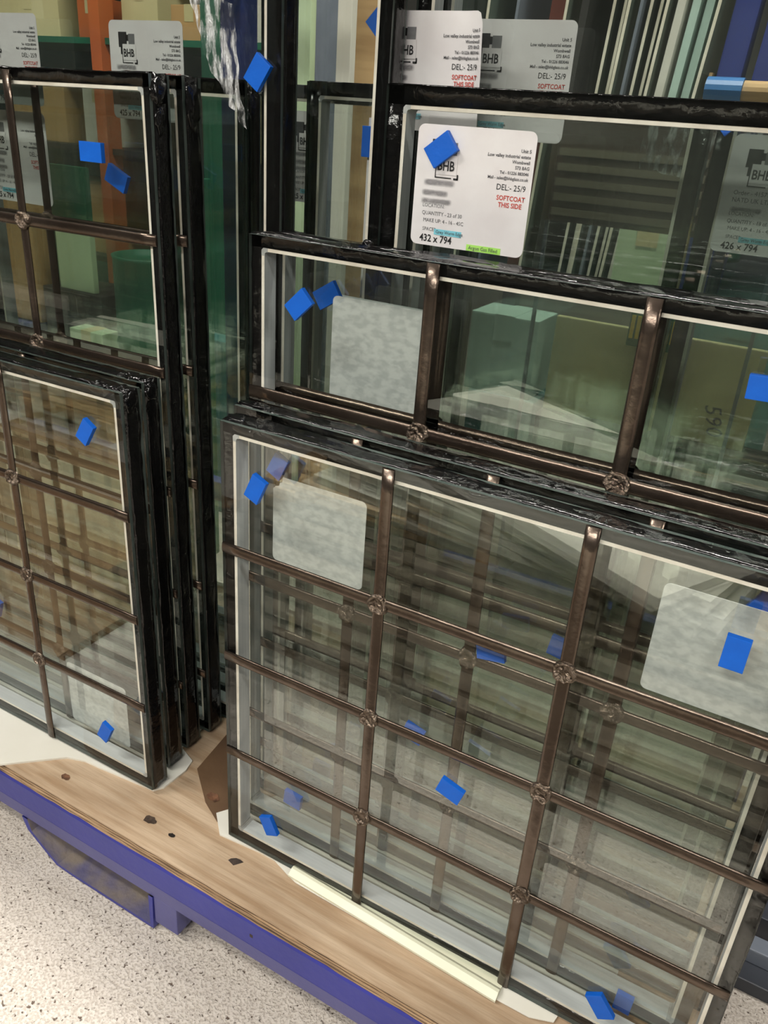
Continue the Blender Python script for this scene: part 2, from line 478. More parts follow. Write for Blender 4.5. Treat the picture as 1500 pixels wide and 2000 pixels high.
for i in range(len(prof)):
    bm.faces.new((A[i], A[(i + 1) % len(prof)], B[(i + 1) % len(prof)], B[i]))
bm.faces.new(A); bm.faces.new(B[::-1]); bmesh.ops.recalc_face_normals(bm, faces=bm.faces)
tag(obj('plastic_strip', bm, 'cream_plastic'), 'long cream plastic edging strip along the foot of the glass', 'strip')
bm = bmesh.new()
for pts in ([(-.009, -.004), (.002, -.007), (.010, .004), (.0, .003)],):
    a = [bm.verts.new((.0315 + x, -.0249 + y, DZ + .0003)) for x, y in pts]
    b = [bm.verts.new((.0315 + x * .6, -.0249 + y * .6, DZ + .004)) for x, y in pts]
    for i in range(4): bm.faces.new((a[i], a[(i + 1) % 4], b[(i + 1) % 4], b[i]))
    bm.faces.new(b); bm.faces.new(a[::-1])
bmesh.ops.recalc_face_normals(bm, faces=bm.faces)
tag(obj('sealant_crumb', bm, 'debris'), 'small dark crumb of sealant lying on the plywood', 'crumb')

# ------------------------------------------------------------------ glazing units
D, PT = 0.030, 0.0045      # unit depth, pane thickness
def pane(x0, x1, z0, z1, y0, par, name):
    bm = bmesh.new()
    box(bm, x0, x1, y0, y0 + PT, z0, z1)
    bmesh.ops.recalc_face_normals(bm, faces=bm.faces)
    inner = 1 if name == 'front_pane' else -1          # the cavity side carries no skin of its own
    bmesh.ops.delete(bm, geom=[f for f in bm.faces if f.normal.y * inner > .5], context='FACES')
    for f in bm.faces:
        f.material_index = 0 if abs(f.normal.y) > .5 else 1
    return obj(name, bm, ['float_glass' if name == 'front_pane' else 'coated_glass', 'glass_edge'], par)

def sealant_ring(x0, x1, z0, z1, y, band, par, seed, lump):
    """Black edge seal: four bars between the panes with an uneven, slightly proud outer skin."""
    bm = bmesh.new()
    prof = [(0, PT), (0, D - PT), (1, D - PT), (2, D - .004), (2, D - .0095), (2, D * .5), (2, .0095), (2, .0045), (1, PT)]
    zt_ = z1
    def side(a, b, out):
        L = (b - a).length
        n = max(8, int(L / (.008 if lump else .05)))
        rings = []
        for k in range(n + 1):
            t = k / n
            p = a.lerp(b, t)
            ring = []
            for j, (kind, yy) in enumerate(prof):
                q = p.copy()
                if kind == 0: q = p - out * band
                elif kind == 1: q = p - out * .0005
                else:
                    top = max(0.0, 1 - (zt_ - p.z) / .12) if zt_ - p.z >= 0 else 1.0      # lumpier near the top corners
                    nn = noise.noise(Vector((t * L * 16, yy * 170, seed * 5.3))) * (.7 + 1.6 * top) + .5 * noise.noise(Vector((t * L * 90, yy * 420, seed * 2.1))) * (.2 + 1.3 * top)
                    q = p + out * (.0009 + (.0011 * nn if lump else 0))
                    yy = yy + (.0016 * noise.noise(Vector((t * L * 70, j * 3.3, seed))) if lump else 0)
                ring.append(bm.verts.new((q.x, y + yy, q.z)))
            rings.append(ring)
        m_ = len(prof)
        for k in range(n):
            for j in range(m_):
                bm.faces.new((rings[k][j], rings[k + 1][j], rings[k + 1][(j + 1) % m_], rings[k][(j + 1) % m_]))
        bm.faces.new(rings[0]); bm.faces.new(rings[-1][::-1])
    V = Vector
    side(V((x0, 0, z0)), V((x1, 0, z0)), V((0, 0, -1)))
    side(V((x0, 0, z1)), V((x1, 0, z1)), V((0, 0, 1)))
    side(V((x0, 0, z0)), V((x0, 0, z1)), V((-1, 0, 0)))
    side(V((x1, 0, z0)), V((x1, 0, z1)), V((1, 0, 0)))
    bmesh.ops.recalc_face_normals(bm, faces=bm.faces)
    return obj('edge_sealant', bm, 'sealant', par, smooth=True)

def spacer(x0, x1, z0, z1, y, par):
    """Grey spacer bars with a light sightline on the front edge and corner keys."""
    t = .0042
    ya, yb = y + PT + .0004, y + D - PT - .0004
    r = .008
    for (a0, a1, c0, c1) in ((x0 + r, x1 - r, z0, z0 + t), (x0 + r, x1 - r, z1 - t, z1), (x0, x0 + t, z0 + r, z1 - r), (x1 - t, x1, z0 + r, z1 - r)):
        bm = bmesh.new()
        box(bm, a0, a1, ya, yb, c0, c1); bmesh.ops.recalc_face_normals(bm, faces=bm.faces)
        for f in bm.faces: f.material_index = 1 if f.normal.y < -.5 else 0
        # slim light front lip
        o = obj('spacer_bar', bm, ['spacer', 'spacer_line'], par)
    for cx, cz, sx, sz in ((x0, z0, 1, 1), (x1, z0, -1, 1), (x0, z1, 1, -1), (x1, z1, -1, -1)):
        e = .0005
        pts = [(0, r + e), (0, .0035), (.0035, 0), (r + e, 0), (r + e, t + e), (t + .0022, t + e), (t + e, t + .0022), (t + e, r + e)]
        bm = slab([(cx + sx * px, cz + sz * pz) for px, pz in pts], ya - .0002, yb + .0002)
        obj('corner_key', bm, 'corner_key', par)

def lead(par, kind, c, a, b, y, face, wd):
    """Half-round lead strip lying on a pane; kind 'v' or 'h'."""
    bm = bmesh.new()
    n = 6; h = .0026
    prof = [(math.cos(math.pi * i / n) * wd / 2, math.sin(math.pi * i / n) ** .7 * h) for i in range(n + 1)]
    segs = 24
    rings = []
    for k in range(segs + 1):
        s = a + (b - a) * k / segs
        wob = .0004 * noise.noise(Vector((s * 14, c * 31, y * 9)))
        ring = []
        for u, v in prof:
            if kind == 'v': ring.append(bm.verts.new((c + u + wob, y + face * v, s)))
            else: ring.append(bm.verts.new((s, y + face * v, c + u + wob)))
        rings.append(ring)
    for k in range(segs):
        for j in range(n):
            bm.faces.new((rings[k][j], rings[k + 1][j], rings[k + 1][j + 1], rings[k][j + 1]))
        bm.faces.new((rings[k][n], rings[k + 1][n], rings[k + 1][0], rings[k][0]))
    bm.faces.new(rings[0]); bm.faces.new(rings[-1][::-1])
    bmesh.ops.recalc_face_normals(bm, faces=bm.faces)
    o = obj('lead_strip', bm, 'lead', par, smooth=False)
    for p in o.data.polygons: p.use_smooth = len(p.vertices) == 4 and abs(p.normal.y) > .15
    return o

def solder(par, x, z, y, face, r):
    """Irregular solder joint: raised rim around a dimple."""
    bm = bmesh.new()
    n = 18
    rad = [(0, .0034), (.35, .0030), (.60, .0033), (.80, .0054), (.95, .0056), (1.08, .003), (1.12, 0)]
    rings = []
    for i, (f, h) in enumerate(rad):
        if i == 0: rings.append([bm.verts.new((x, y + face * h, z))]); continue
        ring = []
        for k in range(n):
            a = 2 * math.pi * k / n
            w1 = 1 + .22 * noise.noise(Vector((math.cos(a) * 1.6 + x * 40, math.sin(a) * 1.6 + z * 40, 1)))
            hh = h * (1 + .5 * noise.noise(Vector((math.cos(a) * 2 * f + x * 60, math.sin(a) * 2 * f + z * 60, 4)))) if h else 0
            ring.append(bm.verts.new((x + math.cos(a) * r * f * w1, y + face * hh, z + math.sin(a) * r * f * w1)))
        rings.append(ring)
    for k in range(n):
        bm.faces.new((rings[0][0], rings[1][k], rings[1][(k + 1) % n]))
        for i in range(1, len(rings) - 1):
            bm.faces.new((rings[i][k], rings[i + 1][k], rings[i + 1][(k + 1) % n], rings[i][(k + 1) % n]))
    bmesh.ops.recalc_face_normals(bm, faces=bm.faces)
    return obj('solder_joint', bm, 'solder', par, smooth=True)

UNITS = {}
def unit(key, label, group, x0, x1, z1, y, vs=(), hs=(), band=.0125, lump=False, z0=0.0, rear=False, wd=.0135, roll=0.0, dz=0.0):
    t = thing('glazing_unit', label, 'glass unit', ((x0 + x1) / 2, y + D / 2, z0), group)
    UNITS[key] = t
    pane(x0, x1, z0, z1, y, t, 'front_pane')
    pane(x0, x1, z0, z1, y + D - PT, t, 'rear_pane')
    sealant_ring(x0, x1, z0, z1, y, band, t, len(UNITS) * 1.7, lump)
    spacer(x0 + band - .0005, x1 - band + .0005, z0 + band - .0005, z1 - band + .0005, y, t)
    t.rotation_euler.y = math.radians(-roll); t.location.z += dz * K
    for face, yy in ((-1, y), (1, y + D)) if rear else ((-1, y),):
        for v in vs: lead(t, 'v', v, z0 + .001, z1 - .001, yy, face, wd)
        for h in hs: lead(t, 'h', h, x0 + .001, x1 - .001, yy, face, wd)
        for v in vs:
            for h in hs: solder(t, v, h, yy, face, wd * .78)
    return t

GL = 'glass units in the stack by the deck corner'
GR = 'glass units in the stack beside the plastic strip'
GB = 'tall glass units at the back of the stillage'
unit('U1', 'foremost leaded glass unit with three columns and four rows above cream strip', GR, 0, .601, .5803, 0, (.1982, .3915), (.1484, .2911, .4349), lump=True)
unit('U2', 'leaded glass unit with four columns directly behind the foremost four-row unit', GR, -.0183, .580, .5815, .045, (.137, .2832, .433), (.1765, .3770), lump=True)
unit('M1', 'taller leaded unit behind the four-column unit, with grey sticker back near its corner', GR, -.0325, .591, .752, .09, (.1815, .3850), (.086, .252, .418, .5845), lump=True, rear=True, wd=.0145)
unit('M2', 'plain unit whose top edge shows just behind the taller leaded unit', GR, -.0385, .585, .7485, .135, lump=True)
LROLL = dict(lump=True, roll=.5, dz=.0010)
unit('L1', 'leaded glass unit with four rows standing on the white card sheet', GL, -.7385, -.1355, .5750, 0, (-.3370, -.5375), (.1431, .2812, .4241), **LROLL)
unit('L2', 'second four-row leaded unit, its black edge just behind the first one', GL, -.754, -.1480, .5736, .045, (-.350, -.552), (.1274, .2680, .4150), **LROLL)
unit('L3', 'tall leaded unit with six rows and two blue pads near its top', GL, -.768, -.1535, .8900, .09, (-.3720, -.589), (.1154, .2680, .4196, .5752, .7260), **LROLL)
unit('L4', 'tall six-row leaded unit with a black sealant blob on its top corner', GL, -.768, -.1495, .8908, .135, (-.3815, -.6115), (.1092, .2598, .4147, .5684, .7224), **LROLL)
unit('T1', 'large plain unit behind the six-row units, blue pad over its edge', GB, -.70, -.0585, 1.30, .178, band=.022)
unit('B1', 'plain unit bearing the white delivery sticker and a tilted blue pad', GB, .0705, .560, .8995, .178, band=.0175)
unit('T2', 'narrow tall plain unit whose dark edge borders the sticker unit', GB, -.118, .0465, 1.30, .222, band=.017)
unit('L5', 'dim plain unit seen through the large unit beside the six-row stack', GB, -.64, -.1414, .8966, .222, band=.015)
unit('B2', 'tall unit behind the sticker unit bearing the curled white sticker', GB, .052, .54, 1.30, .262, band=.015)
unit('B3', 'tall unit bearing the second white sticker beside the curled one', GB, .056, .545, 1.30, .300, band=.015)
unit('TL', 'tall unit bearing two dim stickers above the six-row units', GB, -.78, -.13, 1.30, .262, band=.015)
unit('B0', 'plain unit with pale corner key seen through the narrow tall unit', GB, -.1366, .354, .904, .340, band=.015)
unit('B4', 'rearmost unit bearing the sticker that reads 426 x 794', GB, .362, .60, .904, .345, band=.015)
unit('BX', 'rearmost unit whose sticker, reading 425, shows beside the large unit edge', GB, -.40, .09, .900, .378, band=.015)

# sealant blobs squeezed out on the top corners
def blob(key, x, y, z, rx, ry, rz, seed):
    bm = bmesh.new()
    bmesh.ops.create_icosphere(bm, subdivisions=3, radius=1)
    for v in bm.verts:
        n = v.co.normalized()
        d = 1 + .35 * noise.noise(n * 1.7 + Vector((seed, 0, 0))) + .12 * noise.noise(n * 5 + Vector((0, seed, 0)))
        v.co = Vector((x + n.x * rx * d, y + n.y * ry * d, z + n.z * rz * d))
    return obj('sealant_blob', bm, 'sealant', UNITS[key], smooth=True)
blob('L3', -.1530, .103, .874, .004, .012, .014, 1); blob('L4', -.1490, .150, .866, .0045, .0125, .024, 2)
blob('L3', -.1530, .104, .848, .003, .008, .014, 8)
for i in range(6):
    blob('L1', -.142 - i * .0085, .014 + .004 * math.sin(i * 2), .5759, .007, .0085, .0028, 10 + i)
for i in range(5):
    blob('L2', -.1545 - i * .009, .059 + .004 * math.sin(i * 2.4), .5745, .007, .009, .0028, 20 + i)
blob('L1', -.135, .015, .562, .0028, .010, .012, 31); blob('L2', -.1475, .06, .561, .0028, .010, .012, 32)
blob('U1', .010, .016, .581, .012, .008, .0028, 41); blob('M1', -.012, .107, .7525, .02, .008, .0022, 42)
blob('M2', -.012, .150, .749, .022, .008, .0025, 43); blob('U2', .0, .06, .582, .02, .008, .0022, 44)
blob('M2', .075, .150, .749, .006, .006, .006, 45)

# ------------------------------------------------------------------ blue separator pads
PADS = [  # key, x, y_front, z, w, h, angle, label
    (-.2477, .0838, .8131, .0335, .0205, 0, 'bright level blue pad near the top of the nearer six-row unit'),
    (-.2582, .1285, .7841, .0325, .0205, -24, 'tilted blue pad behind glass, just below the level blue pad'),
    (-.0857, .1718, .9032, .0225, .0305, -36, 'blue pad stuck over the dark edge of the large plain unit'),
    (.013, .2535, .9597, .024, .024, 45, 'blue pad half hidden by the narrow tall edge, at the picture top'),
    (.009, .2535, .8435, .02, .032, 0, 'upright blue pad behind the narrow tall unit edge'),
    (.1384, .1708, .8446, .0215, .0300, -53, 'tilted blue pad stuck on the printed delivery sticker'),
    (.0349, .0838, .6907, .0197, .0297, -46, 'blue diamond pad left of the grey sticker back on the taller unit'),
    (.0400, .1285, .6947, .030, .0205, 32, 'blue pad half behind the grey sticker back on the taller unit'),
    (.4797, .0838, .6958, .0190, .0200, 2, 'blue pad at the picture edge on the taller leaded unit'),
    (.0487, -.0062, .5186, .0183, .0288, -24.5, 'blue pad near the top corner of the foremost four-row unit'),
    (.0435, .0388, .5277, .0188, .0262, -27, 'faint blue pad behind glass above the torn grey sticker back'),
    (.0688, -.0062, .0601, .0186, .0275, 26, 'bright blue pad by the bottom spacer corner of the foremost unit'),
    (.0731, .0388, .0685, .0255, .0215, -5, 'faint blue pad behind glass beside the bottom spacer corner'),
    (.3005, -.0062, .2455, .0275, .0200, -17, 'blue pad in the centre column of the foremost four-row unit'),
    (.5191, -.0062, .5088, .0187, .0296, -.5, 'bright blue pad beside the large mottled sticker back'),
    (.5283, .0388, .5301, .0260, .0200, 62, 'dim blue pad behind glass at the picture edge, above bright pad'),
    (.4950, -.0062, .0536, .0192, .0300, 37, 'bright blue pad at the bottom of the foremost unit, last column'),
    (.5148, .0388, .0169, .0184, .0260, -2, 'faint blue pad behind glass beside the bottom last-column pad'),
    (.3073, .0388, .3952, .0298, .0160, 10, 'blue pad behind glass just under the topmost horizontal lead strip'),
    (.2324, .0388, .2561, .0240, .0200, -14, 'blue pad cut across by the middle horizontal lead strip'),
    (.3630, .0785, .4018, .0190, .0220, -8, 'dark blue pad behind two leaded units, by the second upright lead'),
    (-.1952, -.0062, .5222, .0178, .0297, -32, 'blue pad near the top corner of the card-sheet unit'),
    (-.2144, -.0062, .0724, .0185, .0310, -26, 'blue pad over the grey sticker back, above the white card sheet'),
    (-.4840, .0388, .1551, .0200, .0300, -20, 'blue pad sliver at the picture edge in the card-sheet stack'),
    (.3836, .2558, .8890, .0210, .0210, 45, 'dark blue pad behind the top edge of the sticker unit'),
]
for (x, y, z, w_, h_, ang, lab) in PADS:
    bm = bmesh.new()
    box(bm, -w_ / 2, w_ / 2, 0, .0058, -h_ / 2, h_ / 2, bevel=.0006)
    bmesh.ops.recalc_face_normals(bm, faces=bm.faces)
    a = math.radians(ang)
    for v in bm.verts:
        X, Z = v.co.x, v.co.z
        v.co = Vector((x + X * math.cos(a) - Z * math.sin(a), y + v.co.y, z + X * math.sin(a) + Z * math.cos(a)))
    tag(obj('separator_pad', bm, 'pad_blue', origin=(x, y + .003, z)), lab, 'pad', 'blue separator pads between the glass units')

# ------------------------------------------------------------------ printed stickers
LW, LH = .124, .1128
def text(par, body, x, z, y, size, m_='ink', align='LEFT', bold=False, sx=1.0, shear=0):
    cu = bpy.data.curves.new('lettering', 'FONT')
    cu.body = body; cu.size = size * K; cu.align_x = align; cu.shear = shear
    cu.offset = size * K * (.02 if bold else .0)
    cu.resolution_u = 2
    tmp = bpy.data.objects.new('lettering', cu)
    me = bpy.data.meshes.new_from_object(tmp)
    bpy.data.objects.remove(tmp)
    me.materials.clear(); me.materials.append(MATS[m_])
    o = bpy.data.objects.new('lettering', me); COL.objects.link(o)
    o.parent = par
    o.location = Vector((x, y, z)) * K - par.location
    o.rotation_euler = (math.pi / 2, 0, 0)
    o.scale = (sx, 1, 1)
    return o
def flat(par, name, x0, x1, z0, z1, y, m_):
    return obj(name, slab([(x0, z0), (x1, z0), (x1, z1), (x0, z1)], y, y + .0002), m_, par)

def sticker(label, xl, zt, y, dims, tail=None, curl=False, qty='QUANTITY - 23 of 30', full=True, w_=LW, h_=LH, order=None, narrow=False):
    """White delivery sticker, top-left corner xl, zt; all print sits on its front face."""
    cx, cz = xl + w_ / 2, zt - h_ / 2
    t = thing('delivery_sticker', label, 'sticker', (cx, y, cz), 'printed stickers on the glass units')
    if curl:
        pts = round_rect(w_, h_, .007)
        bm = bmesh.new()
        n = 26
        for k in range(2):
            pass
        cols = []
        for i in range(n + 1):
            u = -w_ / 2 + w_ * i / n
            top = h_ / 2; bot = -h_ / 2
            e = max(0, abs(u) - (w_ / 2 - .012)) / .012
            top -= .012 * (1 - math.sqrt(max(0, 1 - e * e)))
            lift = max(0, (u - w_ * .30) / (w_ * .20)) ** 2 * .012
            cols.append((bm.verts.new((cx + u, y - lift - .0003, cz + top)), bm.verts.new((cx + u, y - lift * .4 - .0003, cz)), bm.verts.new((cx + u, y - .0003, cz + bot))))
        for i in range(n):
            for j in range(2):
                bm.faces.new((cols[i][j], cols[i][j + 1], cols[i + 1][j + 1], cols[i + 1][j]))
        obj('paper', bm, 'paper', t, smooth=True)
    else:
        bm = slab([(cx + a, cz + b) for a, b in round_rect(w_, h_, .007)], y - .0004, y)
        obj('paper', bm, 'paper', t)
    yt = y - .0007
    # logo: dark and grey blocks behind a framed serif-like monogram
    lx, lz = xl + .0265, zt - .010
    s = w_ / LW
    flat(t, 'logo_block', lx - .010, lx + .004, lz - .020, lz - .003, yt, 'ink')
    flat(t, 'logo_block', lx + .003, lx + .007, lz - .013, lz - .006, yt, 'ink')
    flat(t, 'logo_block', lx + .007, lx + .0175, lz - .0165, lz - .005, yt, 'ink_grey')
    flat(t, 'logo_block', lx - .007, lx - .001, lz - .028, lz - .019, yt, 'ink')
    flat(t, 'logo_panel', lx - .0035, lx + .0190, lz - .0345, lz - .0165, yt - .0002, 'paper')
    flat(t, 'logo_line', lx - .0045, lx - .0035, lz - .0375, lz - .017, yt - .0003, 'ink')
    flat(t, 'logo_line', lx - .0045, lx + .0135, lz - .0378, lz - .0368, yt - .0003, 'ink')
    flat(t, 'logo_line', lx + .0160, lx + .0210, lz - .0385, lz - .0368, yt - .0003, 'ink')
    flat(t, 'logo_line', lx + .0195, lx + .0210, lz - .0385, lz - .0335, yt - .0003, 'ink')
    text(t, 'BHB', lx - .0022, lz - .0305, yt - .0006, .0125, 'ink', bold=True, sx=.80)
    xr = xl + w_ - .0040
    z = zt - .0187
    for body, sz in () if narrow else (('Unit 5', .0043), ('Low valley industrial estate', .0042), ('Wombwell', .0042), ('S73 8AG', .0042), ('Tel - 01226 883046', .0039), ('Mail - sales@bhbglass.co.uk', .0039)):
        text(t, body, xr, z, yt, sz, 'ink_soft', 'RIGHT', bold=True, sx=.95); z -= .0049
    if not narrow:
      text(t, 'DEL:- 25/9', xr - .001, zt - .0526, yt, .0076, 'ink', 'RIGHT', sx=.92)
      text(t, 'SOFTCOAT', xr - .0005, zt - .0617, yt, .0062, 'ink_red', 'RIGHT', bold=True, sx=.92)
      text(t, 'THIS SIDE', xr - .0030, zt - .0680, yt, .0062, 'ink_red', 'RIGHT', bold=True, sx=.92)
    if order:
        text(t, order[0], xl + .011, zt - .0560, yt, .0062, 'ink_grey', sx=.95)
        text(t, order[1], xl + .011, zt - .0630, yt, .0062, 'ink_grey', sx=.95)
        flat(t, 'smudged_print', xl + .010, xl + .043, zt - .0735, zt - .067, yt, 'smudged_print')
    else:
        flat(t, 'smudged_print', xl + .009, xl + .046, zt - .0565, zt - .0485, yt, 'smudged_print')
        flat(t, 'smudged_print', xl + .008, xl + .039, zt - .0660, zt - .0585, yt, 'smudged_print')
        flat(t, 'smudged_print', xl + .008, xl + .044, zt - .0735, zt - .0665, yt, 'smudged_print')
    if full:
        text(t, 'LOCATION:', xl + .0110, zt - .0758, yt, .0050, 'ink_grey', sx=.93)
        text(t, qty, xl + .0110, zt - .0832, yt, .0052, 'ink_soft', sx=.93)
        text(t, 'MAKE UP: 4 - 16 - 4SC', xl + .0130, zt - .0900, yt, .0051, 'ink_soft', sx=.93)
        text(t, 'SPACER:', xl + .0130, zt - .0985, yt, .0049, 'ink_soft', sx=.93)
        flat(t, 'marker_stroke', xl + .0265, xl + .0570, zt - .1015, zt - .0960, yt - .0001, 'marker_cyan')
        text(t, 'Grey Warm Edge', xl + .0285, zt - .1000, yt - .0006, .0046, 'ink_soft', sx=.93)
        text(t, dims, xl + .0105, zt - .1090, yt, .0098, 'ink', bold=True, sx=.92)
        if tail:
            flat(t, 'marker_stroke', xl + .0640, xl + .1010, zt - .1125, zt - .1065, yt - .0001, 'marker_green')
            text(t, 'Argon Gas Filled', xl + .0665, zt - .1110, yt - .0006, .0050, 'ink_soft', sx=.93)
    if curl:      # the print follows the peeling edge
        for ch in t.children:
            if ch.name.startswith('paper'): continue
            for v in ch.data.vertices:
                p = ch.matrix_basis @ v.co
                u = p.x / K; hz = p.z / K / (h_ / 2)
                lift = max(0, (u - w_ * .30) / (w_ * .20)) ** 2 * .012 * (.4 + .6 * hz if hz > 0 else .4 * (1 + hz))
                p.y -= (lift + .0004) * K
                v.co = ch.matrix_basis.inverted() @ p
    return t
sticker('white delivery sticker reading 432 x 794 with a blue pad on it', .1100, .8665, .1776, '432 x 794', tail=True)
sticker('curled white sticker at the picture top, its edge peeling forward', .0105, .9715, .2616, '432 x 794', curl=True)
sticker('white sticker beside and behind the curled one, reading DEL 25/9', .0920, .9690, .2996, '432 x 794')
sticker('dim blue-tinted sticker reading 426 x 794 at the picture edge', .3800, .8785, .3446, '426 x 794', order=('Order - 4157941', 'NATD UK LTD'), qty='QUANTITY - 18 of 30')
sticker('dim sticker reading 425 x 79 beside the narrow tall unit', -.1960, .8700, .3776, '425 x 79', narrow=True, w_=.066)
sticker('dim sticker above the corner of the six-row units, reading DEL 25/9', -.3915, .9580, .2616, '425 x 794')
sticker('bright curled sticker top of the picture, at its side edge', -.6500, .9640, .2616, '425 x 794')
sticker('dim sticker behind the top row of the six-row units', -.5520, .8450, .1776, '425 x 794')

def sticker_back(label, x0, x1, z0, z1, y, torn=False):
    w_, h_ = x1 - x0, z1 - z0
    pts = [(x0 + w_ / 2 + a, z0 + h_ / 2 + b) for a, b in round_rect(w_, h_, .006)]
    if torn:
        pts = [p for p in pts if not (p[0] < x0 + .011 and p[1] > z1 - .011)]
        i = max(range(len(pts)), key=lambda k: (pts[k][1] > z1 - .001) * 10 - pts[k][0])
        j = [(x0 + .0125, z1), (x0 + .0115, z1 - .006), (x0 + .0085, z1 - .0075), (x0 + .0075, z1 - .011), (x0 + .003, z1 - .0125), (x0, z1 - .0155)]
        pts = pts[:i + 1] + j + pts[i + 1:]
    tag(obj('sticker_back', slab(pts, y, y + .0004), 'label_back'), label, 'sticker', 'stickers seen from their glued backs')
sticker_back('torn grey sticker back behind the top row of the foremost unit', .0450, .1605, .4200, .5220, D + .0008, torn=True)
sticker_back('mottled grey sticker back in the last column of the foremost unit', .4520, .5680, .4245, .5340, D + .0008)
sticker_back('pale grey sticker back in the taller leaded unit, beside its upright lead', .0535, .1700, .5870, .6985, .1210)
sticker_back('fainter grey sticker back just behind the pale one', .0265, .1425, .5800, .6900, .1660)
sticker_back('grey sticker back in the bottom row of the card-sheet unit', -.3240, -.2065, .0205, .1265, D + .0008)

# ------------------------------------------------------------------ narrow printed strip behind the tall unit edge
t = thing('printed_strip', 'narrow white strip with small digits behind the narrow tall unit', 'strip', (.012, .2605, .76))
obj('paper', slab([(.0035, .62), (.0175, .62), (.0175, .868), (.0035, .868)], .2600, .2604), 'paper', t)
for i, ch in enumerate('Q.15.90'):
    text(t, ch, .0085, .790 - i * .0115, .2596, .0075, 'ink_soft')

# crumpled clear film clinging to the glass
def film_mat():
    M = bpy.data.materials.new('clear_film'); M.use_nodes = True
    nt = M.node_tree; b = nt.nodes['Principled BSDF']; out = nt.nodes['Material Output']
    b.inputs['Base Color'].default_value = (0.9, 0.92, 0.92, 1); b.inputs['Roughness'].default_value = 0.12
    tr = nt.nodes.new('ShaderNodeBsdfTransparent')
    mx = nt.nodes.new('ShaderNodeMixShader'); mx.inputs[0].default_value = 0.10
    nt.links.new(tr.outputs[0], mx.inputs[1]); nt.links.new(b.outputs[0], mx.inputs[2]); nt.links.new(mx.outputs[0], out.inputs[0])
    tc = nt.nodes.new('ShaderNodeTexCoord'); mp = nt.nodes.new('ShaderNodeMapping'); mp.inputs['Scale'].default_value = (1, 1, .3)
    mp.inputs['Rotation'].default_value = (0, .5, 0)
    n = nt.nodes.new('ShaderNodeTexNoise'); n.inputs['Scale'].default_value = 90; n.inputs['Detail'].default_value = 4
    nt.links.new(tc.outputs['Object'], mp.inputs[0]); nt.links.new(mp.outputs[0], n.inputs['Vector'])
    bp = nt.nodes.new('ShaderNodeBump'); bp.inputs['Strength'].default_value = 1; bp.inputs['Distance'].default_value = .03
    nt.links.new(n.outputs['Fac'], bp.inputs['Height']); nt.links.new(bp.outputs[0], b.inputs['Normal'])
    rp = nt.nodes.new('ShaderNodeValToRGB'); rp.color_ramp.elements[0].position = .44; rp.color_ramp.elements[1].position = .62
    rp.color_ramp.elements[0].color = (.03, .03, .03, 1); rp.color_ramp.elements[1].color = (.8, .8, .8, 1)  # pale streaks put into the film's opacity stand for glints of light
    n3 = nt.nodes.new('ShaderNodeTexNoise'); n3.inputs['Scale'].default_value = 150; n3.inputs['Detail'].default_value = 5
    nt.links.new(mp.outputs[0], n3.inputs['Vector']); nt.links.new(n3.outputs['Fac'], rp.inputs[0]); nt.links.new(rp.outputs[0], mx.inputs[0])
    MATS['clear_film'] = M
film_mat()
def film(label, pts, y, amp):
    """Crinkled sheet over a quad given by four x,z corners."""
    bm = bmesh.new(); n = 22
    a, b, c, d = [Vector((p[0], 0, p[1])) for p in pts]
    g = []
    for i in range(n + 1):
        row = []
        for j in range(n + 1):
            s, t_ = i / n, j / n
            p = a.lerp(b, s).lerp(d.lerp(c, s), t_)
            e = .004 * noise.noise(Vector((p.x * 90, p.z * 60, 3)))
            row.append(bm.verts.new((p.x + e, y - amp * abs(noise.noise(Vector((p.x * 60, p.z * 22, 1)))), p.z + e)))
        g.append(row)
    for i in range(n):
        for j in range(n):
            bm.faces.new((g[i][j], g[i + 1][j], g[i + 1][j + 1], g[i][j + 1]))
    tag(obj('plastic_film', bm, 'clear_film', smooth=True), label, 'film', 'scraps of crumpled clear film')
film('crumpled clear film hanging beside the blue pad on the large unit', [(-.185, .985), (-.12, .965), (-.105, .845), (-.15, .90)], .1765, .0035)
film('crumpled clear film with painted glints behind the top of the sticker unit', [(.26, .905), (.40, .905), (.395, .82), (.265, .835)], .46, .012)

# ------------------------------------------------------------------ workshop behind the stillage
def solid(name, label, cat, m_, x0, x1, y0, y1, z0, z1, bev=.004, group=None):
    return tag(obj(name, bx(x0, x1, y0, y1, z0, z1, bevel=bev), m_, origin=((x0 + x1) / 2, (y0 + y1) / 2, z0)), label, cat, group)

def table(name, label, cat, x0, x1, y0, y1, zt, th, m_top, m_leg, shelf=None, leg=.022):
    t = thing(name, label, cat, ((x0 + x1) / 2, (y0 + y1) / 2, FLOOR))
    obj('table_top', bx(x0, x1, y0, y1, zt - th, zt, bevel=.003), m_top, t)
    for x in (x0 + leg, x1 - leg):
        for y in (y0 + leg, y1 - leg):
            obj('leg', bx(x - leg, x + leg, y - leg, y + leg, FLOOR, zt - th), m_leg, t)
    if shelf is not None:
        obj('shelf', bx(x0 + .002, x1 - .002, y0 + .002, y1 - .002, shelf - .015, shelf), m_top, t)
    return t
def carton(name, label, m_, x0, x1, y0, y1, z0, z1, tape='cream_board'):
    t = thing(name, label, 'box', ((x0 + x1) / 2, (y0 + y1) / 2, z0))
    obj('body', bx(x0, x1, y0, y1, z0, z1, bevel=.003), m_, t)
    xm = (x0 + x1) / 2
    obj('tape', bx(xm - .02, xm + .02, y0 - .001, y1 + .001, z1 - .05, z1 + .001), tape, t)
    return t

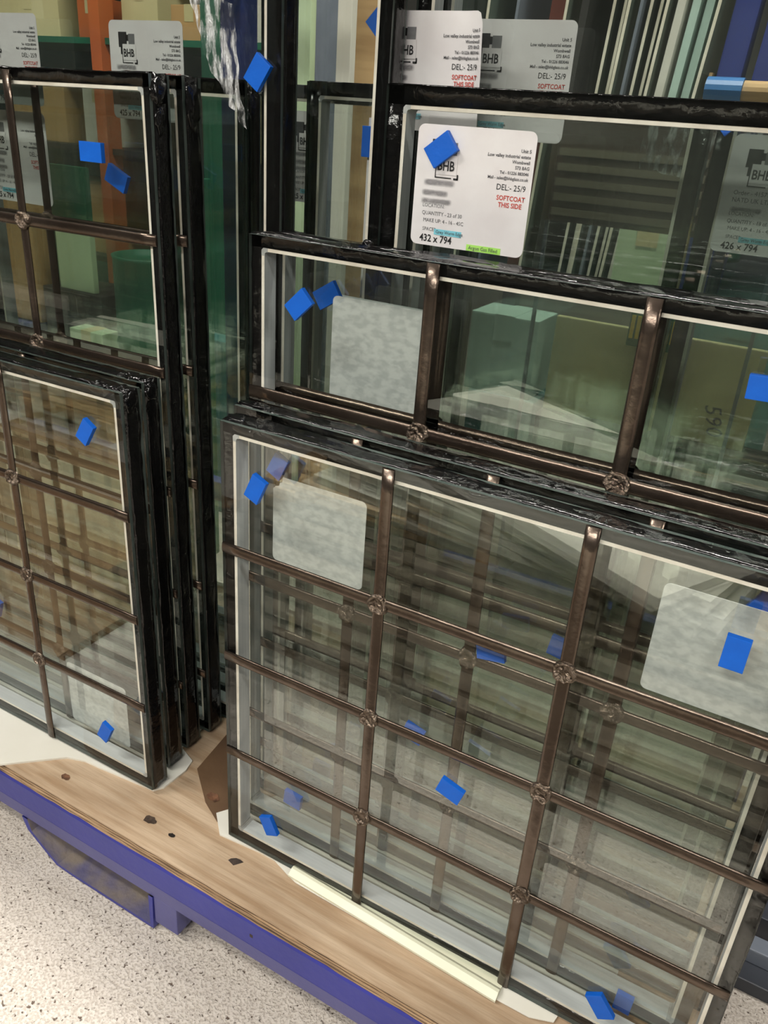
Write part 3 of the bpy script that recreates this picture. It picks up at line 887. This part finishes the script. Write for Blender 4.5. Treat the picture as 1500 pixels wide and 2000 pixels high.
# bench with boxes, behind the card-sheet stack
table('workbench', 'dark workbench behind the six-row units, carrying boxes and boards', 'bench', -2.6, -1.28, 1.10, 1.72, .085, .03, 'dark_charcoal', 'steel_dark')
t = thing('storage_bin', 'dark blue bin under the brown carton on the bench', 'bin', (-2.07, 1.35, .085))
obj('body', bx(-2.36, -1.80, 1.18, 1.29, .085, .183, bevel=.01), 'blue_steel', t)
obj('rim', bx(-2.37, -1.79, 1.17, 1.30, .168, .183, bevel=.003), 'blue_steel', t)
carton('carton', 'large brown carton seen through the six-row units at the picture edge', 'cardboard', -2.32, -1.768, 1.2, 1.27, .1835, .78)
carton('carton', 'dark crate on the bench under the pale leaning board', 'dark_charcoal', -1.72, -1.46, 1.18, 1.36, .0855, .317, tape='dark_charcoal')
solid('board', 'pale green board standing on the dark crate', 'board', 'pale_green_board', -1.66, -1.51, 1.2, 1.22, .3175, .53, .002)
solid('board', 'deep green board standing on the bench behind the pale board', 'board', 'green_steel', -1.92, -1.739, 1.40, 1.425, .0855, .66, .002)
carton('carton', 'low pale carton at the front of the bench', 'pale_green_board', -1.525, -1.385, 1.104, 1.17, .0855, .228)
# shelving further back with orange uprights
t = thing('shelving_rack', 'shelving rack with orange uprights and green back panel behind the bench', 'rack', (-2.4, 2.05, FLOOR))
for x in (-3.2, -2.025, -1.25):
    obj('upright', bx(x - .026, x + .026, 1.76, 1.83, FLOOR, 1.9, bevel=.003), 'orange_paint', t)
for z in (.30, .70, 1.06, 1.46):
    obj('shelf', bx(-3.2, -1.24, 1.78, 2.2, z - .02, z), 'green_steel' if z > 1 else 'dark_charcoal', t)
obj('back_panel', bx(-3.2, -1.24, 2.2, 2.22, FLOOR, 1.9), 'teal_steel', t)
for i, (a, b, z, h, m_) in enumerate(((-2.62, -2.29, 1.06, .14, 'cream_board'), (-2.19, -2.07, 1.06, .13, 'orange_paint'), (-1.97, -1.80, 1.06, .17, 'cream_board'), (-1.74, -1.58, 1.06, .11, 'cardboard'), (-1.52, -1.32, 1.06, .2, 'foam_white'),
                                      (-2.6, -2.3, .70, .22, 'cardboard'), (-2.2, -2.06, .70, .2, 'foam_white'), (-1.9, -1.62, .70, .24, 'red_brown_dark'), (-1.5, -1.3, .70, .2, 'cream_board'),
                                      (-2.5, -2.1, .30, .26, 'cardboard'), (-1.9, -1.5, .30, .2, 'red_brown_dark'))):
    row = {1.06: 'upper', .70: 'middle', .30: 'lower'}[z]
    carton('carton', '%s carton on the %s shelf of the orange rack, %s from far end' % ({'cream_board': 'cream', 'orange_paint': 'orange', 'cardboard': 'brown', 'foam_white': 'white', 'red_brown_dark': 'dark brown'}[m_], row, ['first', 'second', 'third', 'fourth', 'fifth', 'first', 'second', 'third', 'fourth', 'first', 'second'][i]), m_, a, b, 1.84, 2.1, z + .0003, z + h)
# drum, teal bin, boards between the stacks
def drum(label, x, y, r, z0, z1, m_):
    t = thing('steel_drum', label, 'drum', (x, y, z0))
    bm = bmesh.new()
    prof = [(r * .97, z0), (r, z0 + .01)]
    for f in (.33, .66):
        zz = z0 + (z1 - z0) * f
        prof += [(r, zz - .012), (r * 1.04, zz), (r, zz + .012)]
    prof += [(r, z1 - .01), (r * 1.03, z1), (r * .94, z1), (r * .94, z1 - .012), (0.001, z1 - .012)]
    n = 28
    rings = [[bm.verts.new((x + q * math.cos(2 * math.pi * k / n), y + q * math.sin(2 * math.pi * k / n), z)) for k in range(n)] for q, z in prof]
    for i in range(len(rings) - 1):
        for k in range(n): bm.faces.new((rings[i][k], rings[i][(k + 1) % n], rings[i + 1][(k + 1) % n], rings[i + 1][k]))
    bm.faces.new(rings[0][::-1]); bm.faces.new(rings[-1])
    bmesh.ops.recalc_face_normals(bm, faces=bm.faces)
    obj('body', bm, m_, t, smooth=True)
    bm = bmesh.new(); bmesh.ops.create_cone(bm, cap_ends=True, segments=12, radius1=.02, radius2=.02, depth=.012, matrix=Matrix.Translation((x + r * .5, y, z1 - .006)))
    obj('bung', bm, 'steel_grey', t)
drum('dark green drum seen through the second row of the six-row units', -1.095, 1.02, .092, FLOOR, .506, 'green_steel')
drum('dark green drum behind the top of the sticker unit', .19, 1.72, .07, .6005, .86, 'green_steel')
t = thing('waste_bin', 'teal bin on the floor between the two stacks', 'bin', (-.90, 1.14, FLOOR))
obj('body', bx(-.99, -.805, 1.0, 1.28, FLOOR, .31, bevel=.012), 'teal_steel', t); obj('rim', bx(-1.0, -.795, .99, 1.29, .30, .33, bevel=.004), 'teal_steel', t)
solid('board', 'tall teal green board standing on the teal bin', 'board', 'green_steel', -.925, -.81, 1.05, 1.075, .3305, 1.5, .002)
solid('post', 'short bright green post between the two stacks', 'post', 'green_steel', -.735, -.706, .79, .82, FLOOR, .73, .003)
solid('board', 'tall pale green board beside the large plain unit edge', 'board', 'pale_green_board', -.655, -.586, 1.0, 1.02, FLOOR, 1.5, .002)
solid('board', 'tall grey panel behind the narrow tall unit', 'board', 'steel_grey', -.84, -.60, 1.36, 1.39, FLOOR, 1.5, .002)
solid('board', 'tall white plank behind the narrow tall unit', 'board', 'foam_white', -.521, -.487, 1.0, 1.02, FLOOR, 1.4, .002)
solid('board', 'tall tan wooden plank beside the white plank', 'board', 'wood', -.585, -.465, 1.12, 1.145, FLOOR, 1.4, .002)
# rack table with leaning sheets
table('sheet_rack', 'long rack table behind the sticker unit, holding leaning sheets', 'rack', -.42, .55, 1.02, 1.9, .60, .025, 'steel_dark', 'steel_grey')
SHEETS = [(-.33, 'sheet_edge'), (-.255, 'sheet_edge'), (-.20, 'steel_grey'), (-.135, 'red_brown'), (-.098, 'sheet_edge'), (-.072, 'dark_charcoal'), (-.018, 'sheet_edge'), (-.002, 'sheet_edge'), (.012, 'sheet_edge'),
          (.030, 'steel_grey'), (.044, 'sheet_edge'), (.058, 'sheet_edge'), (.074, 'sheet_edge'), (.090, 'foam_white'), (.112, 'mint_plastic'), (.132, 'mint_plastic'), (.156, 'sheet_edge'), (.172, 'wood')]
word = ['first', 'second', 'third', 'fourth', 'fifth', 'sixth', 'seventh', 'eighth', 'ninth', 'tenth', 'eleventh', 'twelfth', 'thirteenth', 'fourteenth', 'fifteenth', 'sixteenth', 'seventeenth', 'eighteenth']
for i, (x, m_) in enumerate(SHEETS):
    tilt = 2.2 + i * .16
    th = .014 if m_ in ('red_brown', 'dark_charcoal', 'foam_white', 'mint_plastic') else .0055
    if m_ == 'red_brown': th = .03
    h = .80 if i % 3 else .74
    if m_ in ('yellow', 'wood'): h = .38
    bm = bx(x, x + th, 1.08 + .01 * (i % 4), 1.50, 0, h)
    for f in bm.faces: f.material_index = 1 if abs(f.normal.x) > .5 else 0
    for v in bm.verts:
        v.co.x += v.co.z * math.tan(math.radians(tilt)) ; v.co.z += .6003
    tag(obj('leaning_sheet', bm, [m_, m_ if m_ not in ('sheet_edge',) else 'sheet_face'], origin=(x, 1.4, .6)),
        '%s leaning sheet on the rack table, counted from the narrow tall unit' % word[i], 'sheet', 'sheets leaning on the rack table')
for x, lab in ((.196, 'first'), (.256, 'second')):
    bm = bx(x, x + .042, 1.1, 1.15, 0, 1.0, bevel=.004)
    for v in bm.verts: v.co.x += v.co.z * .05; v.co.z += .6003
    tag(obj('post', bm, 'blue_steel', origin=(x, 1.12, .6)), '%s slanted blue post at the end of the rack table' % lab, 'post')
t = thing('paint_roller', 'blue tube with a wooden end lying beside the blue posts', 'roller', (.30, 1.03, .62))
for name, a, b, r, m_ in (('sleeve', .215, .275, .021, 'blue_tube'), ('wooden_grip', .2755, .42, .017, 'wood')):
    bm = bmesh.new(); bmesh.ops.create_cone(bm, cap_ends=True, segments=16, radius1=r, radius2=r, depth=b - a, matrix=Matrix.Translation(((a + b) / 2, 1.035, .95)) @ Matrix.Rotation(math.pi / 2, 4, 'Y'))
    obj(name, bm, m_, t, smooth=False)
obj('bracket', bx(.29, .31, 1.03, 1.04, .6003, .945), 'steel_dark', t)
# goods on a low bench in front of the rack table
table('workbench', 'low bench behind the taller leaded unit, carrying boxes', 'bench', -.20, .64, .84, 1.0, .26, .045, 'dark_charcoal', 'steel_dark', leg=.014)
carton('carton', 'teal box on the low bench behind the taller leaded unit', 'teal_steel', -.092, .048, .87, .99, .2605, .390, tape='teal_steel')
carton('carton', 'pale mint box standing on the teal box', 'mint_plastic', -.105, .034, .875, .985, .3905, .545, tape='mint_plastic')
carton('carton', 'long dark crate on the low bench under the cream board', 'dark_charcoal', .055, .50, .87, .94, .2605, .3745, tape='dark_charcoal')
carton('carton', 'pale teal box at the end of the low bench behind the cream board', 'mint_teal', .285, .46, .952, .995, .2605, .61, tape='mint_teal')
t = thing('cream_board', 'cream board with handwritten digits behind the taller leaded unit', 'board', (.24, .91, .375))
obj('panel', bx(.056, .432, .905, .92, .375, .556, bevel=.002), 'cream_board', t)
o = text(t, '590', .352, .447, .9044, .040, 'ink_soft', shear=.2); o.rotation_euler = (math.pi / 2, math.radians(75), 0)
t = thing('green_crate', 'small green crate with yellow slats above the cream board', 'crate', (.245, .89, .375))
obj('body', bx(.197, .296, .880, .900, .530, .602, bevel=.003), 'green_steel', t)
obj('foot', bx(.24, .25, .890, .900, .375, .53), 'cream_board', t)
for k in range(9):
    obj('slat', bx(.201 + k * .0103, .207 + k * .0103, .876, .880, .545, .585), 'yellow', t)
carton('carton', 'cream box at the front of the rack table top', 'pale_green_board', .114, .224, 1.022, 1.075, .6005, .735)
carton('carton', 'tan box beside the yellow strap at the rack table end', 'cream_board', .40, .54, 1.03, 1.3, .6005, .735, tape='yellow')

# low steel base of the next stillage, beyond the foremost unit
t = thing('stillage_base', 'grey steel floor rails of a second stillage beyond the foremost unit', 'stillage', (1.0, .34, FLOOR))
obj('floor_rail', bx(.635, 1.6, .285, .318, FLOOR, FLOOR + .022, bevel=.002), 'steel_dark', t)
obj('floor_rail', bx(.640, 1.6, .318, .345, FLOOR, FLOOR + .045, bevel=.002), 'steel_grey', t)
obj('floor_rail', bx(.640, 1.6, .385, .43, FLOOR, FLOOR + .04, bevel=.002), 'steel_dark', t)

# ------------------------------------------------------------------ pallets facing the glass (mirrored in it)
def pallet(label, x0, x1, y0, y1, m_, n):
    t = thing('pallet', label, 'pallet', ((x0 + x1) / 2, (y0 + y1) / 2, FLOOR))
    for f in (.06, .5, .94):
        x = x0 + (x1 - x0) * f
        obj('bearer', bx(x - .035, x + .035, y0, y1, FLOOR, FLOOR + .07), m_, t)
    pitch = (y1 - y0) / n
    for k in range(n):
        y = y0 + k * pitch
        obj('plank', bx(x0, x1, y + pitch * .12, y + pitch * .88, FLOOR + .07, FLOOR + .085, bevel=.002), m_, t)
pallet('weathered empty pallet just in front of the stillage, mirrored in the glass', -.75, .95, -.98, -.42, 'weathered_wood', 8)
pallet('pallet under the large white boards, mirrored in the glass', -.80, .62, -1.85, -1.05, 'wood', 7)
pallet('pallet under the small white board pile, mirrored in the card-sheet stack', -2.3, -1.45, -1.75, -1.12, 'wood', 6)
def pile(n, w_, h_, x, y, base, who, word0):
    for i in range(n):
        bm = bx(-w_ / 2, w_ / 2, -h_ / 2, h_ / 2, 0, .022, bevel=.002)
        bmesh.ops.rotate(bm, verts=bm.verts, cent=(0, 0, 0), matrix=Matrix.Rotation(math.radians(base + (-5, 3, -2, 6, 1, 14)[i]), 3, 'Z'))
        bmesh.ops.translate(bm, verts=bm.verts, vec=(x + .012 * (i % 3), y - .01 * (i % 2), FLOOR + .0855 + i * .0225))
        tag(obj('foam_board', bm, 'foam_white'), '%s white board from the bottom of the %s' % (word[i], who), 'board', 'white boards on the pallets')
pile(6, 1.15, .52, -.06, -1.30, 13, 'large pile mirrored in the glass', 0)
pile(5, .7, .5, -1.86, -1.42, -8, 'small pile mirrored in the card-sheet stack', 0)

# ------------------------------------------------------------------ dark slatted crate wall between the stillage and the sheet rack
t = thing('slatted_screen', 'dark brown slatted screen behind the middle of the sticker unit', 'screen', (.25, .78, FLOOR))
for x in (.050, .410):
    obj('post', bx(x - .003, x + .003, .785, .791, FLOOR, .92), 'steel_grey', t)
obj('panel', bx(.043, .417, .775, .785, .735, .925), 'red_brown_dark', t)
for k in range(5):
    z = .745 + k * .0225
    obj('slat', bx(.060, .290, .768, .775, z, z + .011), 'slat_brown', t)
obj('cover', bx(.295, .400, .766, .775, .742, .85, bevel=.002), 'deep_teal', t)
solid('reflection_blocker', 'dark block added far in front to darken reflections in the taller units', 'reflection_blocker', 'dark_charcoal', -2.75, -1.4, -3.1, -1.95, FLOOR, .9, .01)  # unseen dark blocks, added only to darken reflections in the glass
solid('reflection_blocker', 'low dark block added in front to darken reflections in the taller units', 'reflection_blocker', 'dark_charcoal', -1.35, 1.4, -3.3, -1.90, FLOOR, .30, .01)
solid('reflection_blocker', 'tall dark block added far in front by the wall to darken reflections', 'reflection_blocker', 'dark_charcoal', -4.8, -2.8, -3.4, -2.4, FLOOR, 1.6, .01)
# unseen planks added beside the stillage to tint the card-sheet stack's reflection brown
for i, (x0, x1, y0, y1) in enumerate(((-1.95, -.66, -.46, -.20), (-1.9, -.80, -.80, -.50), (-1.85, -.82, -1.06, -.84))):
    solid('tint_plank', '%s unseen brown plank added to tint the reflection in the card-sheet stack' % ('nearest', 'middle', 'farthest')[i], 'plank', 'tint_plank_brown', x0, x1, y0, y1, FLOOR, FLOOR + .02, .002, 'unseen planks added to tint the reflection')
